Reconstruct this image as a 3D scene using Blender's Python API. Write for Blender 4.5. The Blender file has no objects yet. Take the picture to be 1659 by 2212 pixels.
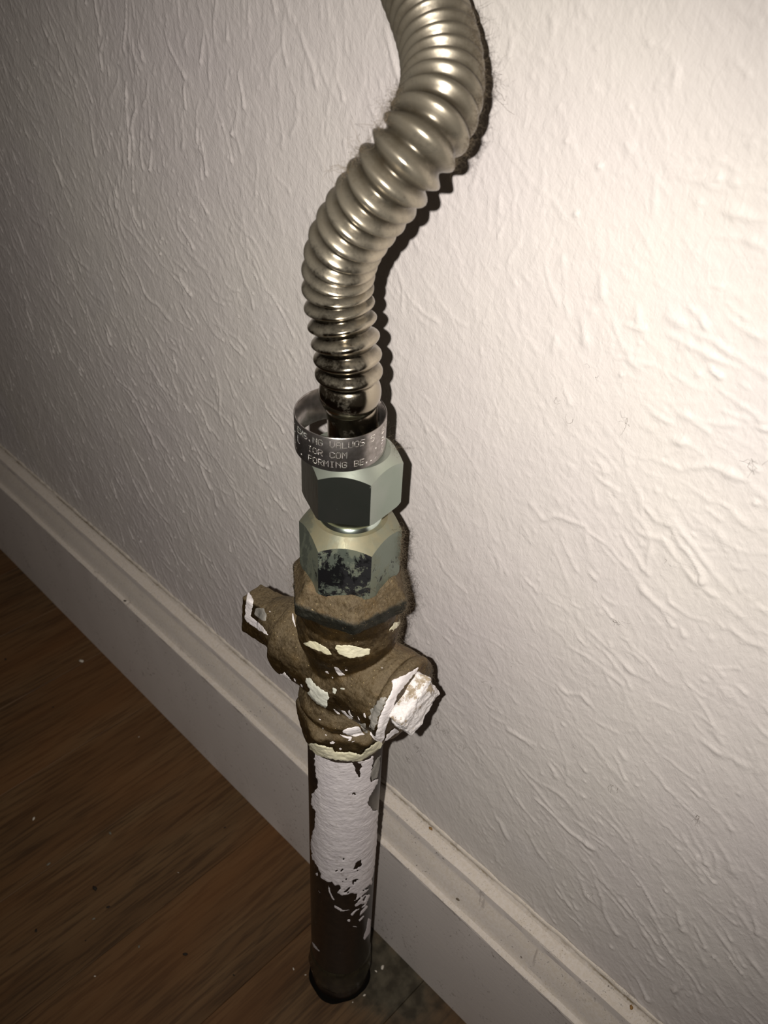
import bpy, bmesh, math, random
import numpy as np
from mathutils import Vector, Matrix, noise as mnoise
from mathutils.bvhtree import BVHTree

scene = bpy.context.scene
COL = scene.collection
random.seed(7)
rng = np.random.default_rng(11)
MM = 0.001

# ------------------------------------------------------------------ camera
W, H = 1659, 2212
PP = np.array([829.5, 1106.0])
FPX = 1837.0
def unit(v):
    v = np.array(v, float)
    return v / np.linalg.norm(v)
_D = unit([701 - PP[0], 3528 - PP[1], FPX])
_L = unit([-1570 - PP[0], -414 - PP[1], FPX])
_L = unit(_L - _D * _L.dot(_D))
ROT = np.array([-_L, np.cross(_D, _L), -_D])          # camera (right, down, forward) -> world
CAM = np.array([0.1094, -0.1066, 0.3360])
camd = bpy.data.cameras.new('camera')
cam = bpy.data.objects.new('camera', camd)
COL.objects.link(cam)
camd.sensor_fit = 'VERTICAL'
camd.sensor_height = 36.0
camd.sensor_width = 27.0
camd.lens = 36.0 * FPX / H
camd.clip_start = 0.002
camd.clip_end = 20
cx, cy, cz = ROT[:, 0], -ROT[:, 1], -ROT[:, 2]
cam.matrix_world = Matrix(((cx[0], cy[0], cz[0], CAM[0]), (cx[1], cy[1], cz[1], CAM[1]),
                           (cx[2], cy[2], cz[2], CAM[2]), (0, 0, 0, 1)))
camd.dof.use_dof = True
camd.dof.focus_distance = 0.215
camd.dof.aperture_fstop = 36.0
scene.camera = cam

# ------------------------------------------------------------------ world, flash, exposure
world = bpy.data.worlds.new('world')
scene.world = world
world.use_nodes = True
world.node_tree.nodes['Background'].inputs[0].default_value = (1.0, 0.80, 0.62, 1)
world.node_tree.nodes['Background'].inputs[1].default_value = 0.028

FLASH_OFF = np.array([-0.0112, -0.0015, -0.002])       # phone flash beside the lens (right, down, forward)
fl = bpy.data.lights.new('phone_flash', 'SPOT')
fl.energy = 2.34
fl.color = (1.0, 0.950, 0.880)
fl.shadow_soft_size = 0.0011
fl.spot_size = math.radians(104)
fl.spot_blend = 1.0
flo = bpy.data.objects.new('phone_flash', fl)
COL.objects.link(flo)
lp = CAM + ROT @ FLASH_OFF
aim = ROT @ unit([0.0, 0.01, 1.0])
flo.location = Vector(lp)
flo.rotation_mode = 'QUATERNION'
flo.rotation_quaternion = Vector(aim).to_track_quat('-Z', 'Y')

vs = scene.view_settings
vs.view_transform = 'Standard'
vs.look = 'None'
vs.exposure = 0.0
vs.gamma = 1.0
vs.use_curve_mapping = False

# ------------------------------------------------------------------ geometry from pixels
WALL_Y = 0.0310
BASE_Y = 0.0205
def ray(px, py):
    return ROT @ np.array([px - PP[0], py - PP[1], FPX])
def on_y(px, py, y):
    d = ray(px, py)
    return CAM + d * ((y - CAM[1]) / d[1])
def on_z(px, py, z=0.0):
    d = ray(px, py)
    return CAM + d * ((z - CAM[2]) / d[2])
def at_depth(px, py, Z):
    return CAM + ray(px, py) / FPX * Z

CAMDIR = math.atan2(CAM[1], CAM[0])                   # direction from the pipe axis towards the camera

# ------------------------------------------------------------------ helpers
def tag(o, label=None, cat=None, group=None, kind=None):
    if label: o['label'] = label
    if cat: o['category'] = cat
    if group: o['group'] = group
    if kind: o['kind'] = kind
    return o
def empty(name, loc, label, cat, group=None):
    o = bpy.data.objects.new(name, None)
    COL.objects.link(o)
    o.location = loc
    o.empty_display_size = 0.01
    return tag(o, label, cat, group)
def link(name, me, mat, parent=None, smooth=True, sharp=None):
    o = bpy.data.objects.new(name, me)
    COL.objects.link(o)
    if mat: me.materials.append(mat)
    if smooth:
        me.polygons.foreach_set('use_smooth', [True] * len(me.polygons))
        if sharp: me.set_sharp_from_angle(angle=math.radians(sharp))
    if parent:
        o.parent = parent
        o.matrix_parent_inverse = Matrix.Translation(parent.location).inverted()
    return o
def pymesh(name, v, f):
    me = bpy.data.meshes.new(name)
    me.from_pydata([tuple(map(float, p)) for p in v], [], f)
    me.update()
    return me
def gridmesh(name, pts):
    """pts: (n, m, 3) array -> quad grid, fast"""
    n, m = pts.shape[:2]
    me = bpy.data.meshes.new(name)
    me.vertices.add(n * m)
    me.vertices.foreach_set('co', pts.reshape(-1).astype(np.float32))
    idx = np.arange(n * m).reshape(n, m)
    q = np.stack([idx[:-1, :-1], idx[1:, :-1], idx[1:, 1:], idx[:-1, 1:]], -1).reshape(-1)
    nf = (n - 1) * (m - 1)
    me.loops.add(nf * 4)
    me.loops.foreach_set('vertex_index', q.astype(np.int32))
    me.polygons.add(nf)
    me.polygons.foreach_set('loop_start', (np.arange(nf) * 4).astype(np.int32))
    me.polygons.foreach_set('loop_total', np.full(nf, 4, np.int32))
    me.update(calc_edges=True)
    return me
def lathe_geo(profile, n=64, rfun=None, start=0.0):
    """profile [(r, z)] in metres around the z axis; rfun(theta, r, z) -> r"""
    v, f = [], []
    for r, z in profile:
        for k in range(n):
            a = start + 2 * math.pi * k / n
            rr = rfun(a, r, z) if rfun else r
            v.append((rr * math.cos(a), rr * math.sin(a), z))
    m = len(profile)
    for i in range(m - 1):
        for k in range(n):
            a, b = i * n + k, i * n + (k + 1) % n
            f.append((a, b, b + n, a + n))
    f.append(tuple(reversed(range(n))))
    f.append(tuple((m - 1) * n + k for k in range(n)))
    return v, f
def tf(v, M):
    return [tuple(M @ Vector(p)) for p in v]
def merge(parts):
    V, Fc = [], []
    for v, f in parts:
        o = len(V)
        V += list(v)
        Fc += [tuple(i + o for i in q) for q in f]
    return V, Fc

# ------------------------------------------------------------------ materials
def mat(name):
    m = bpy.data.materials.new(name)
    m.use_nodes = True
    nt = m.node_tree
    b = nt.nodes['Principled BSDF']
    return m, nt, b
def nd(nt, t, **kw):
    n = nt.nodes.new(t)
    for k, v in kw.items():
        if hasattr(n, k) and k not in n.inputs:
            setattr(n, k, v)
        else:
            n.inputs[k].default_value = v
    return n
def coord(nt, scale=(1, 1, 1), rot=(0, 0, 0), kind='Object'):
    tc = nt.nodes.new('ShaderNodeTexCoord')
    mp = nt.nodes.new('ShaderNodeMapping')
    mp.inputs['Scale'].default_value = scale
    mp.inputs['Rotation'].default_value = rot
    nt.links.new(tc.outputs[kind], mp.inputs[0])
    return mp.outputs[0]
def noise(nt, vec, scale, detail=4, rough=0.55, dist=0.0):
    n = nt.nodes.new('ShaderNodeTexNoise')
    n.inputs['Scale'].default_value = scale
    n.inputs['Detail'].default_value = detail
    n.inputs['Roughness'].default_value = rough
    n.inputs['Distortion'].default_value = dist
    nt.links.new(vec, n.inputs['Vector'])
    return n.outputs['Fac']
def ramp(nt, fac, stops):
    r = nt.nodes.new('ShaderNodeValToRGB')
    e = r.color_ramp.elements
    while len(e) < len(stops): e.new(0.5)
    for k, (p, c) in enumerate(stops):
        e[k].position = p
        e[k].color = c if len(c) == 4 else (*c, 1)
    nt.links.new(fac, r.inputs[0])
    return r.outputs[0]
def g(v): return (v, v, v, 1)
def mix(nt, fac, a, b, mode='MIX'):
    m = nt.nodes.new('ShaderNodeMix')
    m.data_type = 'RGBA'
    m.blend_type = mode
    for s, x in ((m.inputs[0], fac), (m.inputs[6], a), (m.inputs[7], b)):
        if isinstance(x, (int, float)): s.default_value = x
        elif isinstance(x, tuple): s.default_value = x if len(x) == 4 else (*x, 1)
        else: nt.links.new(x, s)
    return m.outputs[2]
def mth(nt, op, a, b=0.0):
    m = nt.nodes.new('ShaderNodeMath')
    m.operation = op
    for s, x in ((m.inputs[0], a), (m.inputs[1], b)):
        if isinstance(x, (int, float)): s.default_value = x
        else: nt.links.new(x, s)
    return m.outputs[0]
def bump(nt, b, h, dist, strength=1.0, prev=None):
    n = nt.nodes.new('ShaderNodeBump')
    n.inputs['Distance'].default_value = dist
    n.inputs['Strength'].default_value = strength
    nt.links.new(h, n.inputs['Height'])
    if prev is not None: nt.links.new(prev, n.inputs['Normal'])
    nt.links.new(n.outputs[0], b.inputs['Normal'])
    return n.outputs[0]
def upness(nt):
    ge = nt.nodes.new('ShaderNodeNewGeometry')
    s = nt.nodes.new('ShaderNodeSeparateXYZ')
    nt.links.new(ge.outputs['Normal'], s.inputs[0])
    return s.outputs[2]
def posz(nt, axis=2):
    ge = nt.nodes.new('ShaderNodeNewGeometry')
    s = nt.nodes.new('ShaderNodeSeparateXYZ')
    nt.links.new(ge.outputs['Position'], s.inputs[0])
    return s.outputs[axis]

def wall_material():
    m, nt, b = mat('wall_paint')
    v = coord(nt)
    big = noise(nt, v, 9, 3, .5)
    c = ramp(nt, big, [(0.3, (.655, .600, .595)), (0.55, (.695, .650, .615)), (0.75, (.650, .610, .625))])
    spk = noise(nt, coord(nt, (1, 1, 1)), 420, 2, .5)
    sp = ramp(nt, spk, [(0.20, g(1)), (0.225, g(0))])
    c = mix(nt, sp, c, (.25, .20, .17))
    nt.links.new(c, b.inputs['Base Color'])
    b.inputs['Roughness'].default_value = 0.52
    b.inputs['Specular IOR Level'].default_value = 0.32
    f1 = noise(nt, coord(nt, (1, 1, .38)), 1500, 3, .55, .3)
    f2 = noise(nt, coord(nt, (1, 1, .6)), 560, 4, .6, .5)
    f3 = noise(nt, coord(nt, (1, 1, 1)), 170, 2, .5)
    th = WALL_ANGLE
    fa = noise(nt, coord(nt, (1, 1, 1)), 1, 1)
    tcw = nt.nodes.new('ShaderNodeTexCoord'); r1 = nt.nodes.new('ShaderNodeMapping'); r1.inputs['Rotation'].default_value = (0, th, 0)
    r2 = nt.nodes.new('ShaderNodeMapping'); r2.inputs['Scale'].default_value = (.16, 1, 1)
    nt.links.new(tcw.outputs['Object'], r1.inputs[0]); nt.links.new(r1.outputs[0], r2.inputs[0])
    f4 = noise(nt, r2.outputs[0], 900, 4, .6, .6)
    n0 = bump(nt, b, f4, 0.00013, .65)
    n1 = bump(nt, b, f1, 0.00007, .55, n0)
    n2 = bump(nt, b, f2, 0.00034, .7, n1)
    bump(nt, b, f3, 0.0006, .5, n2)
    return m
def trim_material(name='trim_paint', base=(.73, .67, .64)):
    m, nt, b = mat(name)
    v = coord(nt)
    big = noise(nt, v, 14, 3, .5)
    c = ramp(nt, big, [(0.3, tuple(x * .92 for x in base)), (0.7, base)])
    up = upness(nt)
    # dust on ledges, in speckled clumps
    d1 = noise(nt, coord(nt), 900, 4, .65)
    d2 = noise(nt, coord(nt), 60, 3, .6)
    upm = ramp(nt, up, [(0.06, g(0)), (0.45, g(1))])
    du = ramp(nt, d1, [(0.38, g(0)), (0.60, g(1))])
    k = mth(nt, 'MULTIPLY', mth(nt, 'MULTIPLY', du, upm), .55)
    c = mix(nt, k, c, (.50, .42, .32))
    lift = mth(nt, 'MULTIPLY', upm, .45)
    c = mix(nt, lift, c, (.64, .57, .49))
    dk = ramp(nt, d1, [(0.33, g(1)), (0.39, g(0))])
    cl = ramp(nt, d2, [(0.46, g(0)), (0.60, g(1))])
    k2 = mth(nt, 'MULTIPLY', mth(nt, 'MULTIPLY', dk, cl), .85)
    c = mix(nt, k2, c, (.12, .09, .06))
    d3 = noise(nt, coord(nt), 2600, 2, .5)
    up2 = ramp(nt, up, [(0.05, g(.12)), (0.4, g(1))])
    c = mix(nt, mth(nt, 'MULTIPLY', mth(nt, 'MULTIPLY', ramp(nt, d3, [(.31, g(1)), (.36, g(0))]), mth(nt, 'MULTIPLY', up2, ramp(nt, noise(nt, coord(nt), 90, 3, .6), [(.42, g(.12)), (.62, g(1))]))), .7), c, (.20, .15, .09))
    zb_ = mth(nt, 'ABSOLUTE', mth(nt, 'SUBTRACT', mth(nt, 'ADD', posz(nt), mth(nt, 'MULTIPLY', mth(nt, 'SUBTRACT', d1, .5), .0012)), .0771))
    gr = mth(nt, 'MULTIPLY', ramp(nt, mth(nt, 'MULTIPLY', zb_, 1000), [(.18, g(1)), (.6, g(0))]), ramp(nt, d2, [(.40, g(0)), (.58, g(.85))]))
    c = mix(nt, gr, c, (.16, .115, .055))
    # scuffs
    sc = noise(nt, coord(nt, (1, 1, 1)), 130, 5, .7, 1.2)
    s2 = ramp(nt, sc, [(0.30, g(1)), (0.36, g(0))])
    c = mix(nt, mth(nt, 'MULTIPLY', s2, .45), c, (.22, .18, .16))
    nt.links.new(c, b.inputs['Base Color'])
    b.inputs['Roughness'].default_value = .5
    b.inputs['Specular IOR Level'].default_value = .3
    n1 = bump(nt, b, noise(nt, coord(nt, (.08, 1, 1)), 900, 3, .6), 0.00008, .6)
    bump(nt, b, d1, 0.00012, .35, n1)
    return m
def wood_material():
    m, nt, b = mat('dark_wood')
    oi = nt.nodes.new('ShaderNodeObjectInfo')
    tc = nt.nodes.new('ShaderNodeTexCoord')
    ad = nt.nodes.new('ShaderNodeVectorMath'); ad.operation = 'ADD'
    cmb = nt.nodes.new('ShaderNodeCombineXYZ')
    nt.links.new(mth(nt, 'MULTIPLY', oi.outputs['Random'], 3.0), cmb.inputs[0])
    nt.links.new(mth(nt, 'MULTIPLY', oi.outputs['Random'], 7.0), cmb.inputs[1])
    nt.links.new(tc.outputs['Object'], ad.inputs[0]); nt.links.new(cmb.outputs[0], ad.inputs[1])
    def mp(sc):
        n = nt.nodes.new('ShaderNodeMapping'); n.inputs['Scale'].default_value = sc
        nt.links.new(ad.outputs[0], n.inputs[0]); return n.outputs[0]
    fine = noise(nt, mp((1, .06, 1)), 620, 4, .6, .3)
    mid = noise(nt, mp((1, .07, 1)), 130, 4, .55, .35)
    big = noise(nt, mp((1, .35, 1)), 22, 3, .5, .6)
    c = ramp(nt, mid, [(.28, (.088, .046, .020)), (.5, (.118, .066, .030)), (.74, (.152, .090, .043))])
    c = mix(nt, ramp(nt, fine, [(.38, g(.65)), (.54, g(0))]), c, (.034, .018, .009))
    c = mix(nt, ramp(nt, big, [(.42, g(0)), (.7, g(.55))]), c, (.15, .062, .020))
    c = mix(nt, mth(nt, 'MULTIPLY', oi.outputs['Random'], .06), c, (.065, .036, .018))
    # grime creeping out from the pipe and along the skirting
    x = posz(nt, 0); y = posz(nt, 1)
    dx = mth(nt, 'MULTIPLY', mth(nt, 'SUBTRACT', x, .014), 1.0)
    dy = mth(nt, 'MULTIPLY', mth(nt, 'SUBTRACT', y, .012), 1.7)
    dist = mth(nt, 'SQRT', mth(nt, 'ADD', mth(nt, 'MULTIPLY', dx, dx), mth(nt, 'MULTIPLY', dy, dy)))
    gn = noise(nt, coord(nt, kind='Generated'), 3, 2)
    gz = nt.nodes.new('ShaderNodeNewGeometry')
    gnn = nt.nodes.new('ShaderNodeTexNoise'); gnn.inputs['Scale'].default_value = 160; gnn.inputs['Detail'].default_value = 5
    nt.links.new(gz.outputs['Position'], gnn.inputs['Vector'])
    dist = mth(nt, 'ADD', dist, mth(nt, 'MULTIPLY', mth(nt, 'SUBTRACT', gnn.outputs['Fac'], .5), .03))
    gk = ramp(nt, dist, [(.016, g(.9)), (.036, g(0))])
    gc = ramp(nt, gnn.outputs['Fac'], [(.4, (.030, .027, .018)), (.62, (.085, .075, .052))])
    c = mix(nt, gk, c, gc)
    nt.links.new(c, b.inputs['Base Color'])
    b.inputs['Roughness'].default_value = .50
    b.inputs['Specular IOR Level'].default_value = .28
    n1 = bump(nt, b, fine, 0.00008, .4)
    bump(nt, b, mid, 0.0002, .3, n1)
    return m
def simple(name, col, rough=.6, metal=0.0, spec=.4, nscale=None, ndist=0.0001, nstr=.5, var=None):
    m, nt, b = mat(name)
    if var is not None:
        n = noise(nt, coord(nt), nscale or 300, 4, .6)
        nt.links.new(ramp(nt, n, [(.35, var), (.65, col)]), b.inputs['Base Color'])
        bump(nt, b, n, ndist, nstr)
    else:
        b.inputs['Base Color'].default_value = (*col, 1)
    b.inputs['Roughness'].default_value = rough
    b.inputs['Metallic'].default_value = metal
    b.inputs['Specular IOR Level'].default_value = spec
    return m
def steel_material():
    m, nt, b = mat('dusty_stainless')
    d = noise(nt, coord(nt), 260, 5, .65)
    d2 = noise(nt, coord(nt), 1800, 3, .6)
    z = posz(nt)
    zr = nt.nodes.new('ShaderNodeMapRange')
    zr.inputs['From Min'].default_value = .255; zr.inputs['From Max'].default_value = .330
    zr.inputs['To Min'].default_value = 0.0; zr.inputs['To Max'].default_value = .56
    nt.links.new(z, zr.inputs['Value'])
    up = upness(nt)
    upk = ramp(nt, up, [(.25, g(0)), (.9, g(.17))])
    k = ramp(nt, mth(nt, 'ADD', mth(nt, 'ADD', mth(nt, 'MULTIPLY', d, .7), mth(nt, 'MULTIPLY', d2, .25)), mth(nt, 'ADD', zr.outputs[0], upk)),
             [(.54, g(.0)), (1.10, g(.78))])
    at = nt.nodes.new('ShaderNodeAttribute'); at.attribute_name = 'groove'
    c = mix(nt, k, (.43, .385, .305), (.044, .033, .018))
    gk = mth(nt, 'MULTIPLY', ramp(nt, at.outputs['Fac'], [(.45, g(0)), (.95, g(1))]), ramp(nt, d, [(.3, g(.5)), (.7, g(.95))]))  # grime in the grooves, doubling as crevice shade put into the colour
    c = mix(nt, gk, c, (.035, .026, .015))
    nt.links.new(c, b.inputs['Base Color'])
    nt.links.new(ramp(nt, k, [(.0, g(1.0)), (.8, g(.45))]), b.inputs['Metallic'])
    nt.links.new(ramp(nt, k, [(.0, g(.15)), (.8, g(.40))]), b.inputs['Roughness'])
    bump(nt, b, d2, .00003, .3)
    return m
def zinc_material(name, dirt=0.3):
    m, nt, b = mat(name)
    d = noise(nt, coord(nt), 190, 5, .65, .3)
    d2 = noise(nt, coord(nt, (1, 1, .35)), 700, 4, .65)
    up = upness(nt)
    k = mth(nt, 'ADD', mth(nt, 'MULTIPLY', ramp(nt, up, [(.2, g(0)), (.75, g(1))]), .30),
            ramp(nt, d, [(.62 - dirt * .5, g(0)), (.74 - dirt * .3, g(.62))]))
    c0 = ramp(nt, noise(nt, coord(nt), 70, 3), [(.35, (.36, .43, .37)), (.65, (.46, .50, .46))])
    c = mix(nt, k, c0, (.21, .18, .11))
    if dirt > .2:
        k = mth(nt, 'ADD', .34, ramp(nt, noise(nt, coord(nt, (1, 1, .7)), 120, 6, .72, .4), [(.50, g(0)), (.56, g(.42))]))
        k = mth(nt, 'ADD', k, ramp(nt, up, [(.2, g(0)), (.75, g(.2))]))
        c = mix(nt, k, (.24, .29, .25), (.150, .155, .105))
        c = mix(nt, mth(nt, 'MULTIPLY', ramp(nt, up, [(.3, g(0)), (.9, g(1))]), ramp(nt, d, [(.35, g(.4)), (.6, g(1))])), c, (.25, .215, .13))
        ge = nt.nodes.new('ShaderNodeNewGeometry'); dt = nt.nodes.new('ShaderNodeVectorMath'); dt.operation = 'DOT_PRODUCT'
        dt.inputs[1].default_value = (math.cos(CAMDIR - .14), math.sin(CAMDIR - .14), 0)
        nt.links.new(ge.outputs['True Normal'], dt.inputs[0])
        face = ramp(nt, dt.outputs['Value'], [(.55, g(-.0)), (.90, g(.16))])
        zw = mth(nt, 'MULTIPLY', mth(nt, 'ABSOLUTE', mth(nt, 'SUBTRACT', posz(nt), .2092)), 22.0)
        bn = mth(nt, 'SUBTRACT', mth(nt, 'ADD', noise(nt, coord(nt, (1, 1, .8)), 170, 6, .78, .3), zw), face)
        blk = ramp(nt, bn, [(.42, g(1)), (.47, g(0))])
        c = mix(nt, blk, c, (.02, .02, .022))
    nt.links.new(c, b.inputs['Base Color'])
    nt.links.new(ramp(nt, k, [(0, g(.97)), (.8, g(.35))]), b.inputs['Metallic'])
    nt.links.new(ramp(nt, k, [(0, g(.20)), (.6, g(.55))]), b.inputs['Roughness'])
    bump(nt, b, d2, .00004, .5)
    return m
def brass_material():
    m, nt, b = mat('grimy_brass')
    fine = noise(nt, coord(nt), 1500, 4, .7)
    mid = noise(nt, coord(nt), 230, 5, .6, .3)
    big = noise(nt, coord(nt), 60, 3, .5)
    up = upness(nt)
    c = ramp(nt, mid, [(.32, (.032, .018, .006)), (.52, (.066, .040, .014)), (.72, (.13, .078, .026))])
    dustk = mth(nt, 'MULTIPLY', ramp(nt, up, [(-.05, g(.05)), (.18, g(.42)), (.75, g(1))]), ramp(nt, fine, [(.3, g(.35)), (.65, g(.95))]))
    c = mix(nt, dustk, c, (.150, .112, .062))
    c = mix(nt, ramp(nt, big, [(.60, g(0)), (.74, g(.28))]), c, (.24, .11, .035))
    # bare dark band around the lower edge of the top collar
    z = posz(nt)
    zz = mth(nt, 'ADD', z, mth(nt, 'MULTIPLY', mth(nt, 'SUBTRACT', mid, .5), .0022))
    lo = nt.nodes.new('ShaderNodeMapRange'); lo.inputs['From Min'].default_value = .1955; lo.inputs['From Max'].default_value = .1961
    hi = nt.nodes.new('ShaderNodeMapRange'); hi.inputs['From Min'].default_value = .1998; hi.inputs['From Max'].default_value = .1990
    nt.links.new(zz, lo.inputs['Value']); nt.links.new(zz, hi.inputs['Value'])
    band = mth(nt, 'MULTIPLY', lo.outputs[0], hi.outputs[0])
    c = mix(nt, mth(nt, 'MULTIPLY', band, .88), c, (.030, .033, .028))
    spark = ramp(nt, noise(nt, coord(nt), 2600, 2, .5), [(.72, g(0)), (.76, g(1))])
    c = mix(nt, spark, c, (.75, .58, .28))
    nt.links.new(c, b.inputs['Base Color'])
    nt.links.new(ramp(nt, dustk, [(0, g(.70)), (.8, g(.10))]), b.inputs['Metallic'])
    nt.links.new(ramp(nt, dustk, [(0, g(.40)), (.8, g(.75))]), b.inputs['Roughness'])
    n1 = bump(nt, b, fine, .00030, .8)
    bump(nt, b, mid, .0009, .55, n1)
    return m
def paint_material(name, c1, c2, dirt=0.15):
    m, nt, b = mat(name)
    n = noise(nt, coord(nt), 260, 4, .6)
    st = noise(nt, coord(nt, (.40, .40, 1.3)), 430, 5, .62, 1.6)
    c = ramp(nt, n, [(.35, c1), (.65, c2)])
    dk = ramp(nt, noise(nt, coord(nt), 420, 5, .7), [(.30, g(dirt * 3)), (.42, g(0))])
    c = mix(nt, dk, c, (.26, .22, .17))
    nt.links.new(c, b.inputs['Base Color'])
    b.inputs['Roughness'].default_value = .42
    b.inputs['Specular IOR Level'].default_value = .4
    n1 = bump(nt, b, st, .00030, .75)
    bump(nt, b, n, .0006, .5, n1)
    return m

_p, _q = on_y(700, 700, WALL_Y), on_y(700 + 8 * math.cos(math.radians(58)), 700 + 8 * math.sin(math.radians(58)), WALL_Y)
WALL_ANGLE = math.atan2(_q[2] - _p[2], _q[0] - _p[0])      # how the brush ran over most of the wall
M_wall = wall_material()
M_trim = trim_material()
M_caulk = trim_material('caulk_paint', (.72, .66, .60))
M_wood = wood_material()
M_gap = simple('dark_gap', (.012, .008, .005), .9)
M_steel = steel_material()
M_ring = simple('ring_metal', (.44, .41, .40), .27, .97, .5, 900, .00003, .4, (.30, .28, .26))
M_ringdot = simple('ring_dot', (.86, .82, .76), .22, 1.0)
M_nut = zinc_material('zinc_nut', -.10)
M_adp = zinc_material('zinc_adapter', .36)
M_seat = simple('zinc_seat', (.62, .72, .66), .2, 1.0)
M_thread = simple('thread_brass', (.55, .38, .16), .35, .9)
M_brass = brass_material()
def iron_material():
    m, nt, b = mat('black_iron')
    n = noise(nt, coord(nt), 400, 4, .6)
    c = ramp(nt, n, [(.35, (.022, .014, .009)), (.65, (.012, .008, .006))])
    ws = noise(nt, coord(nt, (1, 1, .45), (.6, .3, 0)), 760, 5, .72)
    c = mix(nt, ramp(nt, ws, [(.68, g(0)), (.74, g(.7))]), c, (.40, .37, .36))
    nt.links.new(c, b.inputs['Base Color'])
    b.inputs['Roughness'].default_value = .28
    b.inputs['Specular IOR Level'].default_value = .45
    bump(nt, b, n, .00008, .5)
    return m
M_iron = iron_material()
M_seal = simple('olive_sealant', (.038, .032, .018), .25, 0, .5, 300, .0003, .5, (.016, .014, .010))
M_white = paint_material('white_paint', (.68, .63, .65), (.74, .69, .70))
M_white2 = paint_material('bright_white_paint', (.74, .69, .70), (.82, .77, .76), .22)
M_cream = paint_material('cream_paint', (.62, .58, .40), (.70, .66, .50), .12)
M_pale = paint_material('pale_green_paint', (.58, .58, .50), (.66, .66, .58), .15)
M_smear = paint_material('grey_smear', (.20, .19, .17), (.33, .31, .28), .3)
M_lint = simple('lint', (.13, .10, .065), .9)
M_dark = simple('dark_crumb', (.018, .012, .008), .8)
M_chip = simple('paint_chip_white', (.60, .55, .48), .6)
M_seed = simple('brown_seed', (.28, .15, .045), .5)

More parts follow.
